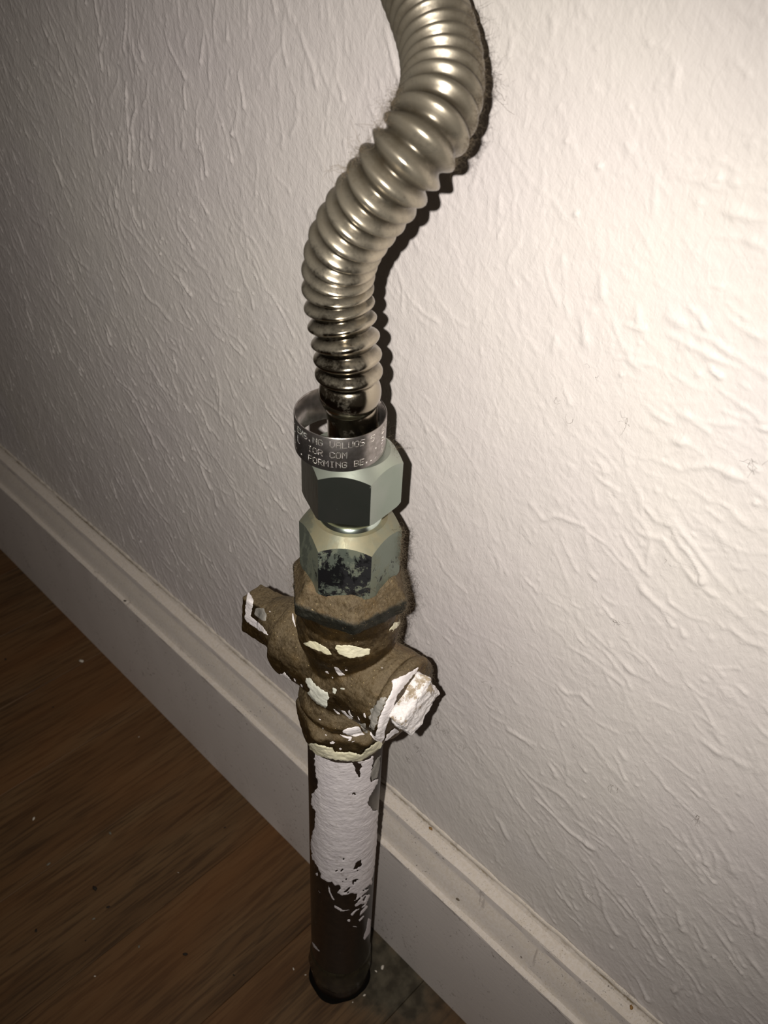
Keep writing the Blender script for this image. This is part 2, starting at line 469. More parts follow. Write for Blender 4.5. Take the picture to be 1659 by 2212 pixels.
# ------------------------------------------------------------------ wall
def interp_field(anchors, X, Z, power=3.0):
    ax = np.array([a[0] for a in anchors]); az = np.array([a[1] for a in anchors])
    out = np.zeros((len(X), len(anchors[0]) - 2)); wsum = np.zeros(len(X))
    for k in range(len(anchors)):
        d = np.hypot(X - ax[k], Z - az[k]) + .004
        w = 1 / d ** power
        wsum += w
        out += w[:, None] * np.array(anchors[k][2:])
    return out / wsum[:, None]
def build_wall():
    dirs = [(100,100,60,1.2),(250,100,86,1.5),(100,400,65,1.2),(300,330,90,1.4),(450,200,86,1.4),(200,650,63,1.3),(400,600,50,1.3),
            (300,850,60,1.5),(550,700,52,1.2),(500,950,63,1.5),(380,1180,62,1.3),(560,1150,60,.9),(700,250,82,.8),(620,480,70,.7),
            (30,800,70,1.),(950,700,58,.45),(960,850,50,.45),(1100,600,84,.6),(1200,500,85,.7),(1250,200,78,.9),(1150,100,85,.8),
            (1450,150,60,.8),(1580,400,15,1.0),(1550,750,35,1.3),(1480,900,25,1.1),(1500,1150,45,1.3),(1400,1050,45,1.2),
            (1600,1250,45,1.0),(1300,1350,48,1.2),(1050,1000,82,.25),(1020,1250,75,.25),(1080,1450,40,.5),(1180,1600,42,.8),(1220,1720,50,1.2),
            (1330,1800,52,1.1),(1400,2000,60,1.4),(1500,1950,64,1.4),(1620,2100,58,1.2),(1100,1790,60,.9),(930,1660,70,.25),(1560,1600,50,.7),(1250,1180,60,.8)]
    anchors = []
    for px, py, a, amp in dirs:
        p = on_y(px, py, WALL_Y)
        q = on_y(px + 8 * math.cos(math.radians(a)), py + 8 * math.sin(math.radians(a)), WALL_Y)
        t = math.atan2(q[2] - p[2], q[0] - p[0])
        anchors.append((p[0], p[2], math.cos(2 * t), math.sin(2 * t), amp))
    x0, x1, z0, z1 = -.36, .155, .062, .372
    h = .00044
    xs = np.arange(x0, x1, h); zs = np.arange(z0, z1, h)
    Hm = np.zeros((len(xs), len(zs)), np.float32)
    sx, sz, sr, sh = [], [], [], []
    # free strokes of the brush, following the field
    n = 11000
    X = rng.uniform(x0, x1, n); Z = rng.uniform(z0, z1, n)
    L = rng.gamma(1.7, .0042, n).clip(.0006, .026)
    wd = rng.uniform(.00026, .00050, n) * np.where(rng.random(n) < .10, 1.6, 1)
    ht = rng.gamma(1.8, .00007, n).clip(.00003, .00042)
    steps = 62
    dev = rng.normal(0, .22, n)
    cx_, cz_ = X.copy(), Z.copy()
    ds = .00042
    hm = np.ones(n)
    F = interp_field(anchors, cx_, cz_)
    amp0 = F[:, 2]
    for s in range(steps):
        if s % 3 == 0:
            F = interp_field(anchors, cx_, cz_)
            th = .5 * np.arctan2(F[:, 1], F[:, 0])
            th = np.where(np.sin(th) > 0, th + np.pi, th)
            dev = dev * .93 + rng.normal(0, .19, n)
            hm = .6 * hm + .4 * rng.uniform(.35, 1.5, n)
        alive = s * ds < L
        tt = s * ds / L
        w = wd * (0.6 + .5 * tt) * (.7 + .3 * hm) * (1 + .25 * (tt > .9))
        hh = ht * amp0 * (0.35 + .65 * np.sin(np.pi * np.clip(tt * .6 + .15, 0, 1))) * (1 + .25 * (tt > .9)) * hm
        hh = hh * (s * ds < L)
        sx.append(cx_[alive].copy()); sz.append(cz_[alive].copy()); sr.append(w[alive]); sh.append(hh[alive])
        cx_ += np.cos(th + dev) * ds; cz_ += np.sin(th + dev) * ds
    # round nibs
    n2 = 6500
    X2 = rng.uniform(x0, x1, n2); Z2 = rng.uniform(z0, z1, n2)
    A2 = interp_field(anchors, X2, Z2)[:, 2]
    sx.append(X2); sz.append(Z2); sr.append(rng.uniform(.00026, .0006, n2)); sh.append(rng.gamma(1.6, .00007, n2) * (.25 + .75 * A2))
    # the bold ridges one can follow
    def tr(o, s, pts): return [(o[0] + a / s, o[1] + b / s) for a, b in pts]
    A, B, Cc = ((900, 900), 2.186), ((900, 0), 2.186), ((800, 1550), 1.931)
    R = [
     (A, [(1165,430),(1250,540),(1330,640),(1440,780)]), (A, [(1030,520),(1060,560),(1170,580),(1220,660),(1330,790),(1430,860),(1550,950)]),
     (A, [(1030,740),(1060,810),(1130,880),(1220,950)]), (A, [(1170,790),(1200,880),(1300,950),(1380,970)]),
     (A, [(800,1000),(870,1060),(930,1110),(1010,1200),(1100,1250)]), (A, [(820,1140),(870,1180),(980,1270)]),
     (A, [(650,1250),(700,1300),(770,1310),(850,1400)]), (A, [(1400,520),(1470,610),(1570,650)]), (A, [(1480,430),(1540,500),(1610,550)]),
     (A, [(1130,210),(1250,260),(1400,230),(1550,290),(1659,380)]), (A, [(1190,90),(1270,120),(1350,180)]), (A, [(975,170),(1000,240)]),
     (A, [(1340,1520),(1450,1610)]), (A, [(430,1480),(560,1550)]), (A, [(1130,480),(1230,530)]), (A, [(540,410),(600,490),(650,460),(800,520),(810,620)]),
     (A, [(730,430),(780,490)]), (A, [(1150,500),(1050,400)]), (A, [(1600,880),(1659,930)]), (A, [(1480,1000),(1560,1060),(1659,1090)]),
     (B, [(1190,1490),(1300,1560),(1400,1610),(1500,1680),(1659,1780)]), (B, [(1190,1570),(1280,1630),(1420,1700),(1540,1740)]),
     (B, [(1480,1510),(1560,1560),(1659,1610)]), (B, [(1330,1480),(1390,1590)]), (B, [(1040,1430),(1050,1540)]), (B, [(655,1580),(650,1660)]),
     (B, [(1000,1640),(1010,1710),(1060,1740)]), (B, [(1430,990),(1560,1020),(1659,1050)]), (B, [(1440,850),(1540,870)]),
     (B, [(1410,1110),(1560,1130),(1659,1180)]), (B, [(1130,830),(1118,1010)]), (B, [(1120,1950),(1200,2000)]), (B, [(1220,1940),(1340,1990),(1520,2010)]),
     (B, [(1200,2070),(1290,2100),(1350,2140)]), (B, [(1520,1800),(1570,1840)]), (B, [(620,60),(650,100),(640,200)]), (B, [(690,1200),(690,1260)]),
     (B, [(870,1280),(880,1400),(900,1500)]), (B, [(780,1500),(800,1640)]), (B, [(1200,250),(1230,330),(1210,420)]), (B, [(980,660),(1010,720)]),
     (Cc, [(860,640),(900,740),(960,800)]), (Cc, [(950,660),(1030,750),(1080,810),(1120,860),(1160,930),(1200,1010),(1260,1060)]),
     (Cc, [(1160,790),(1200,870),(1260,950)]), (Cc, [(1330,900),(1360,960),(1400,1040)]), (Cc, [(1400,830),(1450,900),(1520,1000),(1550,1060)]),
     (Cc, [(1530,800),(1580,880),(1640,960)]), (Cc, [(780,700),(820,770),(880,850)]), (Cc, [(1050,1060),(1100,1150),(1150,1230)]),
     (Cc, [(1430,1120),(1490,1210)]), (Cc, [(620,210),(700,310),(790,420)]), (Cc, [(600,320),(640,380),(700,450)]),
     (Cc, [(860,440),(940,490),(1010,550)]), (Cc, [(540,430),(570,500)]), (Cc, [(580,50),(640,90),(690,130)]),
     (Cc, [(1380,80),(1440,140),(1500,160),(1560,200)]), (Cc, [(1580,1000),(1640,1080)]), (Cc, [(700,560),(760,640)]), (Cc, [(650,470),(700,560)])]
    for (o, s), pts in R:
        pp = [on_y(x, y, WALL_Y) for x, y in tr(o, s, pts)]
        P3 = np.array([(p[0], p[2]) for p in pp])
        seg = np.hypot(*(np.diff(P3, axis=0).T)); cum = np.r_[0, np.cumsum(seg)]
        N = max(4, int(cum[-1] / .00035))
        t = np.linspace(0, cum[-1], N)
        ax_ = np.interp(t, cum, P3[:, 0]); az_ = np.interp(t, cum, P3[:, 1])
        wob = np.cumsum(rng.normal(0, .00006, N)); wob -= wob.mean()
        env = np.sin(np.linspace(.25, math.pi - .25, N)) ** .5
        wv = .00056 * (1 + .35 * np.interp(np.arange(N), np.arange(0, N + 6, 6), rng.normal(0, 1, len(np.arange(0, N + 6, 6)))))
        sx.append(ax_ + wob); sz.append(az_ - wob); sr.append(np.clip(wv, .0004, .001)); sh.append(.00033 * env * (wv / .00062))
    sx = np.concatenate(sx); sz = np.concatenate(sz); sr = np.concatenate(sr); sh = np.concatenate(sh)
    ci = np.round((sx - x0) / h).astype(int); cj = np.round((sz - z0) / h).astype(int)
    K = 4
    for di in range(-K, K + 1):
        for dj in range(-K, K + 1):
            i, j = ci + di, cj + dj
            ok = (i >= 0) & (i < len(xs)) & (j >= 0) & (j < len(zs))
            dd = (x0 + i * h - sx) ** 2 + (z0 + j * h - sz) ** 2
            val = sh * np.exp(-dd / (2 * (sr * .72) ** 2))
            np.maximum.at(Hm, (i[ok], j[ok]), val[ok].astype(np.float32))
    # soft undulation of the plaster
    gx, gz = np.meshgrid(xs, zs, indexing='ij')
    for k in range(14):
        a = rng.uniform(0, math.pi); fr = rng.uniform(90, 420); ph = rng.uniform(0, 6.28)
        Hm += (.012 / fr * rng.uniform(.4, 1)) * np.sin(fr * (gx * math.cos(a) + gz * math.sin(a)) + ph + 1.5 * np.sin(60 * gx + 45 * gz + k)) * .35
    # hollow scrape right of the valve
    c0 = on_y(1060, 1500, WALL_Y)
    # margins without relief
    fx = np.clip(np.minimum((gx - x0), (x1 - gx)) / .004, 0, 1); fz = np.clip(np.minimum((gz - z0), (z1 - gz)) / .003, 0, 1)
    Hm *= fx * fz
    ex = np.r_[-.75, -.55, xs, .30, .55]
    ez = np.r_[0.0, .03, zs, .5, .75]
    full = np.zeros((len(ex), len(ez), 3), np.float32)
    full[:, :, 0] = ex[:, None]; full[:, :, 2] = ez[None, :]
    full[:, :, 1] = WALL_Y
    full[2:-2, 2:-2, 1] -= Hm
    me = gridmesh('wall_back', full)
    o = link('wall_back', me, M_wall)
    o['kind'] = 'structure'
    # body behind the plaster skin
    bx = [(-.75, WALL_Y + .002), (.55, WALL_Y + .002), (.55, WALL_Y + .05), (-.75, WALL_Y + .05)]
    v = [(x, y, z) for z in (-.02, .75) for x, y in bx]
    f = [(0, 3, 2, 1), (4, 5, 6, 7), (0, 1, 5, 4), (1, 2, 6, 5), (2, 3, 7, 6), (3, 0, 4, 7)]
    c = link('wall_core', pymesh('wall_core', v, f), M_trim, o, False)
    return o
wall = build_wall()

# ------------------------------------------------------------------ floor of planks
def build_floor():
    v = [(x, y, z) for z in (-.03, -.0102) for x, y in ((-.75, -.6), (.55, -.6), (.55, WALL_Y), (-.75, WALL_Y))]
    f = [(0, 3, 2, 1), (4, 5, 6, 7), (0, 1, 5, 4), (1, 2, 6, 5), (2, 3, 7, 6), (3, 0, 4, 7)]
    fo = link('floor', pymesh('floor', v, f), M_gap, None, False)
    fo['kind'] = 'structure'
    seam_a = on_z(193, 2084)[0]
    seam_b = on_z(880, 2156)[0]
    w = (seam_b - seam_a)
    nb = max(1, round(w / .057))
    w = w / nb
    Ln = .60
    gap = .00007
    bm = bmesh.new()
    bmesh.ops.create_cube(bm, size=1)
    bmesh.ops.scale(bm, vec=(w - gap * 2, Ln - gap * 2, .010), verts=bm.verts)
    bmesh.ops.bevel(bm, geom=[e for e in bm.edges if all(vv.co.z > 0 for vv in e.verts)], offset=.00018, segments=1, affect='EDGES')
    me = bpy.data.meshes.new('plank'); bm.to_mesh(me); bm.free()
    me.materials.append(M_wood)
    k0 = math.ceil((-.70 - seam_a) / w)
    x = seam_a + k0 * w
    i = 0
    while x < .5:
        off = 0.0
        y = WALL_Y - .001
        first = Ln - off if False else None
        yy = WALL_Y - .002 - off * 0 - Ln / 2
        yc = yy + 0
        # rows are staggered by clipping the board at the wall
        for r in range(3):
            ycen = WALL_Y - .002 - Ln / 2 - r * Ln + (0 if off <= 0 else 0)
            shift = (off % Ln)
            ylo = ycen - shift + (0)
            top = ylo + Ln / 2
            p = bpy.data.objects.new('plank', me)
            COL.objects.link(p)
            p.parent = fo
            p.location = (x + w / 2, ylo, -.005)
            if r == 0 and shift > 0.001:
                q = bpy.data.objects.new('plank', me)
                COL.objects.link(q); q.parent = fo
                q.scale = (1, shift / Ln, 1)
                q.location = (x + w / 2, top + shift / 2, -.005)
        x += w
        i += 1
    return fo
floor = build_floor()

# ------------------------------------------------------------------ baseboard
def build_baseboard():
    prof = [(31.0, 0.0), (20.5, 0.0), (20.5, .4), (20.5, 20), (20.5, 40), (20.5, 60.0), (20.5, 60.6), (20.15, 61.3), (20.2, 62.0), (20.9, 62.5), (21.9, 62.8),
            (22.5, 63.6), (23.0, 65.2), (23.7, 67.4), (24.6, 69.6), (25.6, 71.4), (25.9, 72.2), (25.9, 74.4), (26.1, 74.9),
            (28.0, 75.4), (29.6, 75.9), (30.4, 77.0), (31.2, 78.2)]
    xs = np.concatenate([np.linspace(-.75, -.40, 12), np.arange(-.395, .16, .0022), np.linspace(.165, .55, 12)])
    pts = np.zeros((len(xs), len(prof), 3), np.float32)
    for j, (y, z) in enumerate(prof):
        for i, x in enumerate(xs):
            nz = mnoise.noise(Vector((x * 90, j * 1.7, 0))) * .00018 + mnoise.noise(Vector((x * 400, j * 3.1, 5))) * .00008
            e = 1.0 if 6 < j else .25
            pts[i, j] = (x, y * MM + nz * e, z * MM + (nz * .8 * e if j > 5 else 0))
    o = link('baseboard_back', gridmesh('baseboard_back', pts[:, ::-1]), M_trim, None, True, 24)
    o['kind'] = 'structure'
    # caulk bead between trim and wall
    n = 9
    xs2 = np.arange(-.40, .16, .0012)
    cp = np.zeros((len(xs2), n, 3), np.float32)
    for i, x in enumerate(xs2):
        c = .0007 + .0004 * mnoise.noise(Vector((x * 260, 3, 0))) + .0003 * mnoise.noise(Vector((x * 900, 9, 0)))
        zz = .0778 + .0005 * mnoise.noise(Vector((x * 130, 7, 0)))
        for k in range(n):
            a = math.radians(-100 + 200 * k / (n - 1))
            cp[i, k] = (x, .0308 - c * math.cos(a) * .9, zz + c * 1.2 * math.sin(a))
    link('caulk_bead', gridmesh('caulk_bead', cp), M_caulk, o)
    return o
base = build_baseboard()

# ------------------------------------------------------------------ iron pipe
PR = .01067
pipe = empty('gas_pipe', (0, 0, 0), 'black iron riser pipe with flaking white paint coming up through the wooden floor', 'pipe')
def ring_points(r, z, n=64): return [(r * math.cos(2 * math.pi * k / n), r * math.sin(2 * math.pi * k / n), z) for k in range(n)]
v, f = lathe_geo([(PR, -.012), (PR, 0), (PR, .03), (PR, .06), (PR, .09), (PR, .12), (PR, .1500)], 72)
tube_o = link('pipe_tube', pymesh('pipe_tube', v, f), M_iron, pipe)
def seal_r(a, r, z):
    return r + .00035 * mnoise.noise(Vector((math.cos(a) * 2, math.sin(a) * 2, z * 200))) + .0002 * mnoise.noise(Vector((math.cos(a) * 7, math.sin(a) * 7, z * 700)))
v, f = lathe_geo([(PR - .0004, .0062), (PR + .0003, .0066), (PR + .0006, .0075), (PR + .0005, .010), (PR + .0008, .0125), (PR + .0005, .016), (PR + .0005, .0185), (PR + .0001, .0205), (PR - .0003, .021)], 96, seal_r)
link('sealant_collar', pymesh('sealant_collar', v, f), M_seal, pipe)

# added near-black ring, stands in for the shaded gap around the pipe foot
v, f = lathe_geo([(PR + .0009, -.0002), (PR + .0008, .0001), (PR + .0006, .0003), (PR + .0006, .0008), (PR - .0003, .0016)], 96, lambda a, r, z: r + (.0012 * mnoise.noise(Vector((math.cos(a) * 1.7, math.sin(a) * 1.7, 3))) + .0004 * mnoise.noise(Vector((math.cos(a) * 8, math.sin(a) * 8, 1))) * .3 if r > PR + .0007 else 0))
link('gap_shade_ring', pymesh('gap_shade_ring', v, f), simple('gap_shade', (.005, .004, .003), .95, 0, .08), pipe)

# ------------------------------------------------------------------ brass valve
valve = empty('gas_valve', (0, 0, .136), 'grimy brown brass gas cock with white paint splashes screwed on the iron pipe', 'valve')
VZ = .1705
YAW = math.radians(6.5)
MV = Matrix.Translation((0, 0, VZ)) @ Matrix.Rotation(YAW, 4, 'Z')
TO_X = Matrix.Rotation(math.radians(90), 4, 'Y')

def hexr(phase, power=1.0, chamf=None):
    def fn(a, r, z):
        t = (a - phase) % (math.pi / 3) - math.pi / 6
        hx = r * math.cos(math.pi / 6) / math.cos(t)
        if chamf is not None:
            hx = min(hx, chamf(z))
        return hx
    return fn
def hex_mesh(profile, phase, chamf=None, n=96):
    # sample angles so that the corners fall on vertices
    return lathe_geo(profile, n, hexr(phase, 1, chamf), start=phase)
def zl(a, b, n): return [a + (b - a) * k / n for k in range(n + 1)]

def remeshed(name, parts, voxel, smooth=4, disp=0.0, freq=300):
    V, Fc = merge(parts)
    me = pymesh(name + '_src', V, Fc)
    o = bpy.data.objects.new(name + '_src', me)
    COL.objects.link(o)
    m = o.modifiers.new('r', 'REMESH'); m.mode = 'VOXEL'; m.voxel_size = voxel
    if smooth:
        s = o.modifiers.new('s', 'SMOOTH'); s.iterations = smooth; s.factor = .5
    bpy.context.view_layer.update()
    dg = bpy.context.evaluated_depsgraph_get()
    out = bpy.data.meshes.new_from_object(o.evaluated_get(dg))
    out.name = name
    bpy.data.objects.remove(o)
    if disp:
        nv = len(out.vertices)
        for vv, nn in zip(out.vertices, [Vector(x.normal) for x in out.vertices]):
            d = mnoise.noise(vv.co * freq) * disp + mnoise.noise(vv.co * freq * 3.1) * disp * .45
            vv.co += nn * d
        out.update()
    return out

parts = []
ph = CAMDIR + math.radians(5)
parts.append(hex_mesh([(.0153, z) for z in zl(.1957, .1992, 3)], ph))
parts.append(hex_mesh([(.0153, .1985), (.0151, .1994), (.0146, .2001), (.0138, .2012), (.0129, .2026), (.0119, .2038), (.0100, .2044)], ph))
# neck under the collar
parts.append(lathe_geo([(.0105, .168), (.0107, .1745), (.0109, .1775), (.0113, .1795), (.0122, .1812), (.0128, .1832), (.0129, .1860), (.0125, .1885), (.0121, .191), (.0128, .1945), (.0130, .1962)], 72))
# barrel that holds the plug
bar = [(.0090, -.0188), (.0112, -.0182), (.0117, -.0165), (.0115, -.010), (.0112, 0), (.0112, .008), (.0114, .0155), (.0110, .0172)]
v, f = lathe_geo(bar, 72)
parts.append((tf(v, MV @ Matrix.Rotation(math.radians(-1.5), 4, 'Y') @ TO_X), f))
# bulge where the way through crosses the barrel
v, f = lathe_geo([(.0124 * math.cos(t) + 1e-5, .0105 * math.sin(t)) for t in np.linspace(-1.5, 1.5, 15)], 64)
parts.append((tf(v, Matrix.Translation((0, 0, .1690))), f))
# lower neck ring and hex
parts.append(lathe_geo([(.0100, .150), (.0110, .1535), (.0109, .1555), (.0116, .1565), (.0127, .1578), (.0129, .1595), (.0121, .1612), (.0110, .163), (.0105, .166)], 72))
parts.append(hex_mesh([(.0143, z) for z in zl(.1438, .1562, 14)], CAMDIR + math.radians(24),
                      lambda z: .0116 + (z - .1438) * .26 if z < .1530 else (.01399 if z < .1536 else .01399 - (z - .1536) * 1.1)))
body_me = remeshed('valve_body', parts, .00040, 5, .00022, 380)
body_o = link('valve_body', body_me, M_brass, valve)

# plug head on the left: shoulder and flat lug
pl = []
v, f = lathe_geo([(.0052, -.0275), (.0064, -.0262), (.0074, -.0240), (.0084, -.0210), (.0092, -.0175)], 56)
pl.append((tf(v, MV @ TO_X), f))
def boxgeo(x0, x1, y0, y1, z0, z1):
    v = [(x, y, z) for z in (z0, z1) for x, y in ((x0, y0), (x1, y0), (x1, y1), (x0, y1))]
    return v, [(0, 3, 2, 1), (4, 5, 6, 7), (0, 1, 5, 4), (1, 2, 6, 5), (2, 3, 7, 6), (3, 0, 4, 7)]
v, f = boxgeo(-.0362, -.0180, -.0037, .0037, -.0092, .0068)
for i in (4, 7): v[i] = (v[i][0] + .0015, v[i][1], v[i][2] - .002)
pl.append((tf(v, MV), f))
plug_me = remeshed('plug_handle', pl, .0004, 5, .00012, 380)
plug_o = link('plug_handle', plug_me, M_brass, valve)
# washer and nut on the right
wv = []
v, f = lathe_geo([(.0095, .0165), (.0112, .0168), (.0117, .0176), (.0117, .0188), (.0108, .0197), (.0080, .0202)], 72)
washer_me = remeshed('washer', [(tf(v, MV @ TO_X), f)], .0004, 2, .00022, 300)
washer_o = link('washer', washer_me, M_brass, valve)
nt_ = []
v, f = boxgeo(-.0060, .0060, -.0066, .0066, -.0046, .0014)
RN = MV @ Matrix.Translation((.0228, 0, .0006)) @ Matrix.Rotation(math.radians(28), 4, 'X')
v = [(-x * 0 + zz, y, x) for x, y, zz in v]
nt_.append((tf(v, RN), f))
nut2_me = remeshed('plug_nut', nt_, .00036, 45, .00070, 330)
def nut_paint():
    m, nt, b = mat('lumpy_white_paint')
    n = noise(nt, coord(nt), 300, 5, .7)
    z = posz(nt)
    zr = nt.nodes.new('ShaderNodeMapRange')
    zr.inputs['From Min'].default_value = .166; zr.inputs['From Max'].default_value = .180
    zr.inputs['To Min'].default_value = -.12; zr.inputs['To Max'].default_value = .14
    nt.links.new(z, zr.inputs['Value'])
    k = mth(nt, 'ADD', n, zr.outputs[0])
    c = mix(nt, ramp(nt, k, [(.56, g(0)), (.63, g(.85))]), (.78, .74, .73), (.30, .22, .12))
    c = mix(nt, ramp(nt, noise(nt, coord(nt), 900, 3, .6), [(.30, g(.6)), (.36, g(0))]), c, (.45, .36, .22))
    nt.links.new(c, b.inputs['Base Color'])
    b.inputs['Roughness'].default_value = .5
    bump(nt, b, n, .0012, .6)
    return m
nut2_o = link('plug_nut', nut2_me, nut_paint(), valve)
nut2_o['label'] = 'lumpy nut caked in white paint'

# ------------------------------------------------------------------ flare adapter (lower nut)
adapter = empty('flare_adapter', (0, 0, .2025), 'greenish zinc hex adapter with black blotches between valve and upper nut', 'pipe fitting')
pa = CAMDIR + math.radians(-36.0)
def hex_exact(Rv, z0, zb, zc, z1, kt, kb, phase, n=144):
    """hexagonal prism turned to a cone at both ends, so every flat ends in a true arc"""
    v, f = [], []
    rt = Rv - (z1 - zc) * kt
    rb = Rv - (zb - z0) * kb
    for k in range(n):
        a = phase + 2 * math.pi * k / n
        t = (a - phase) % (math.pi / 3) - math.pi / 6
        hx = Rv * math.cos(math.pi / 6) / math.cos(t)
        ztop = min(z1, zc + (Rv - hx) / kt)
        zbot = max(z0, zb - (Rv - hx) / kb)
        r1 = min(hx, rt); r0 = min(hx, rb)
        for r, z in ((r0, z0), (hx, zbot), (hx, zbot + (ztop - zbot) * .33), (hx, zbot + (ztop - zbot) * .66), (hx, ztop), (r1, z1)):
            v.append((r * math.cos(a), r * math.sin(a), z))
    for k in range(n):
        k2 = (k + 1) % n
        for i in range(5):
            f.append((k * 6 + i, k2 * 6 + i, k2 * 6 + i + 1, k * 6 + i + 1))
    f.append(tuple(reversed([k * 6 for k in range(n)])))
    f.append(tuple(k * 6 + 5 for k in range(n)))
    return v, f
AR = .01185
v, f = hex_exact(AR, .2028, .2036, .2160, .2194, 1.0, 1.2, pa)
ad_o = link('hex_body', pymesh('hex_body', v, f), M_adp, adapter, True, 18)
v, f = lathe_geo([(.0074, .2190), (.0072, .2197), (.0068, .2202), (.0067, .2240)], 72)
link('flare_seat', pymesh('flare_seat', v, f), M_seat, adapter, True, 35)
tv = []
for k in range(3):
    z = .1985 + k * .0011
    tv += [(.0082, z), (.0088, z + .00055)]
tv.append((.0084, .2030))
v, f = lathe_geo(tv, 64)
link('thread', pymesh('thread', v, f), M_thread, adapter)

# ------------------------------------------------------------------ flexible connector: tube + nut
conn = empty('gas_connector', (0, 0, .2215), 'corrugated stainless steel flexible gas hose with a hex nut at its lower end', 'hose')
pn = CAMDIR + math.radians(-38.5)
NR = .01115
v, f = hex_exact(NR, .2238, .2243, .2347, .2372, 1.15, 1.2, pn)
# open the top of the nut: inner wall is hidden below the ring and tube
nut_o = link('flare_nut', pymesh('flare_nut', v, f), M_nut, conn, True, 18)
nut_o['label'] = 'shiny zinc hex nut'

KEYS = [(758, 948, 180.5), (758, 905, 177.0), (756, 850, 172.0), (750, 756, 165.5), (734, 670, 161.5), (729, 600, 157.0), (744, 530, 150.5), (784, 465, 144.5),
        (843, 388, 138.5), (903, 312, 135.5), (944, 240, 136.5), (957, 165, 140.0), (945, 82, 143.5), (915, 0, 147.0), (880, -80, 150.0), (840, -170, 152.0), (800, -260, 153.0)]
P3 = np.array([at_depth(a, b, c * MM) for a, b, c in KEYS])
P3[0] = (0.0, 0.0, .2372); P3[1] = (0.0002, -.0002, .2440)
def catmull(P, n=40):
    out = []
    for i in range(len(P) - 1):
        p0 = P[max(i - 1, 0)]; p1 = P[i]; p2 = P[i + 1]; p3 = P[min(i + 2, len(P) - 1)]
        for t in np.linspace(0, 1, n, endpoint=False):
            out.append(.5 * ((2 * p1) + (-p0 + p2) * t + (2 * p0 - 5 * p1 + 4 * p2 - p3) * t * t + (-p0 + 3 * p1 - 3 * p2 + p3) * t ** 3))
    out.append(P[-1])
    return np.array(out)
def smooth_path(C, it):
    C = C.copy()
    for _ in range(it):
        C[1:-1] = .5 * C[1:-1] + .25 * (C[:-2] + C[2:])
    return C
CL = smooth_path(catmull(P3), 260)
seg = np.linalg.norm(np.diff(CL, axis=0), axis=1)
S = np.r_[0, np.cumsum(seg)]
def hose():
    total = S[-1]
    nring = int(total / .00026)
    ss = np.linspace(0, total, nring)
    C = np.stack([np.interp(ss, S, CL[:, k]) for k in range(3)], 1)
    T = np.gradient(C, axis=0)
    for _ in range(40): T[1:-1] = .5 * T[1:-1] + .25 * (T[:-2] + T[2:])
    T /= np.linalg.norm(T, axis=1)[:, None]
    # parallel transport
    u = np.array([1.0, 0, 0]); n = 72
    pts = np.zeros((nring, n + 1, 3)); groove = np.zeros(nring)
    pitch_s = np.interp(ss, [0, .025, .045, .075, .10, .13], [.0036, .0035, .0034, .0031, .0029, .0029])
    phase = np.cumsum(np.r_[0, np.diff(ss)] / pitch_s)
    s0 = .0172
    ph0 = np.interp(s0, ss, phase)
    for i in range(nring):
        u = u - T[i] * u.dot(T[i]); u /= np.linalg.norm(u)
        w = np.cross(T[i], u)
        s = ss[i]
        ro = .00690 - .00012 * math.sin(s * 60)
        if s < .0112: r = .0053
        elif s < s0:                       # plain swelling just above the nut
            t = (s - .0112) / (s0 - .0112)
            r = .0053 + .0010 * max(0, math.sin(math.pi * t)) ** .8 + .0001 * t
        else:
            q = phase[i] - ph0
            c = .5 - .5 * math.cos(2 * math.pi * q)      # 0 in the valley, 1 on the crest
            r = (ro - .00155) + .00155 * c ** .9
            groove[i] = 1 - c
        ang = np.linspace(0, 2 * np.pi, n + 1)
        pts[i] = C[i] + r * (np.cos(ang)[:, None] * u + np.sin(ang)[:, None] * w)
    me = gridmesh('corrugated_tube', pts[:, ::-1])
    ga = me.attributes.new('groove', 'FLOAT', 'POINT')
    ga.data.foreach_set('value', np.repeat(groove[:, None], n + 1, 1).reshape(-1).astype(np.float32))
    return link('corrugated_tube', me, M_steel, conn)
hose_o = hose()

# ------------------------------------------------------------------ loose ring with embossed rows
h_dir = np.array([math.cos(CAMDIR), math.sin(CAMDIR), 0]); s_dir = np.array([-math.sin(CAMDIR), math.cos(CAMDIR), 0])
ringc = -.0026 * s_dir + .0002 * h_dir
RZ0, RZ1, RR = .2379, .2458, .00965
ring = empty('tag_ring', (ringc[0], ringc[1], RZ0), 'loose silver metal ring with stamped dotted lettering resting on the top nut', 'ring')
ro, ri = RR, RR - .00035
v, f = [], []
n = 128
tilt = Matrix.Translation((ringc[0], ringc[1], 0))
prof = [(ri, RZ0), (ro, RZ0), (ro, RZ1 - .00012), (ro - .0001, RZ1), (ri + .0001, RZ1), (ri, RZ1 - .00012)]
for r, z in prof:
    for k in range(n):
        a = 2 * math.pi * k / n
        v.append((r * math.cos(a) + ringc[0], r * math.sin(a) + ringc[1], z))
for i in range(len(prof)):
    j = (i + 1) % len(prof)
    for k in range(n):
        k2 = (k + 1) % n
        f.append((i * n + k, i * n + k2, j * n + k2, j * n + k))
v = [(x, y, z + .075 * (RR * .6 - ((x - ringc[0]) * h_dir[0] + (y - ringc[1]) * h_dir[1]))) for x, y, z in v]
ring_o = link('band', pymesh('band', v, f), M_ring, ring, True, 40)
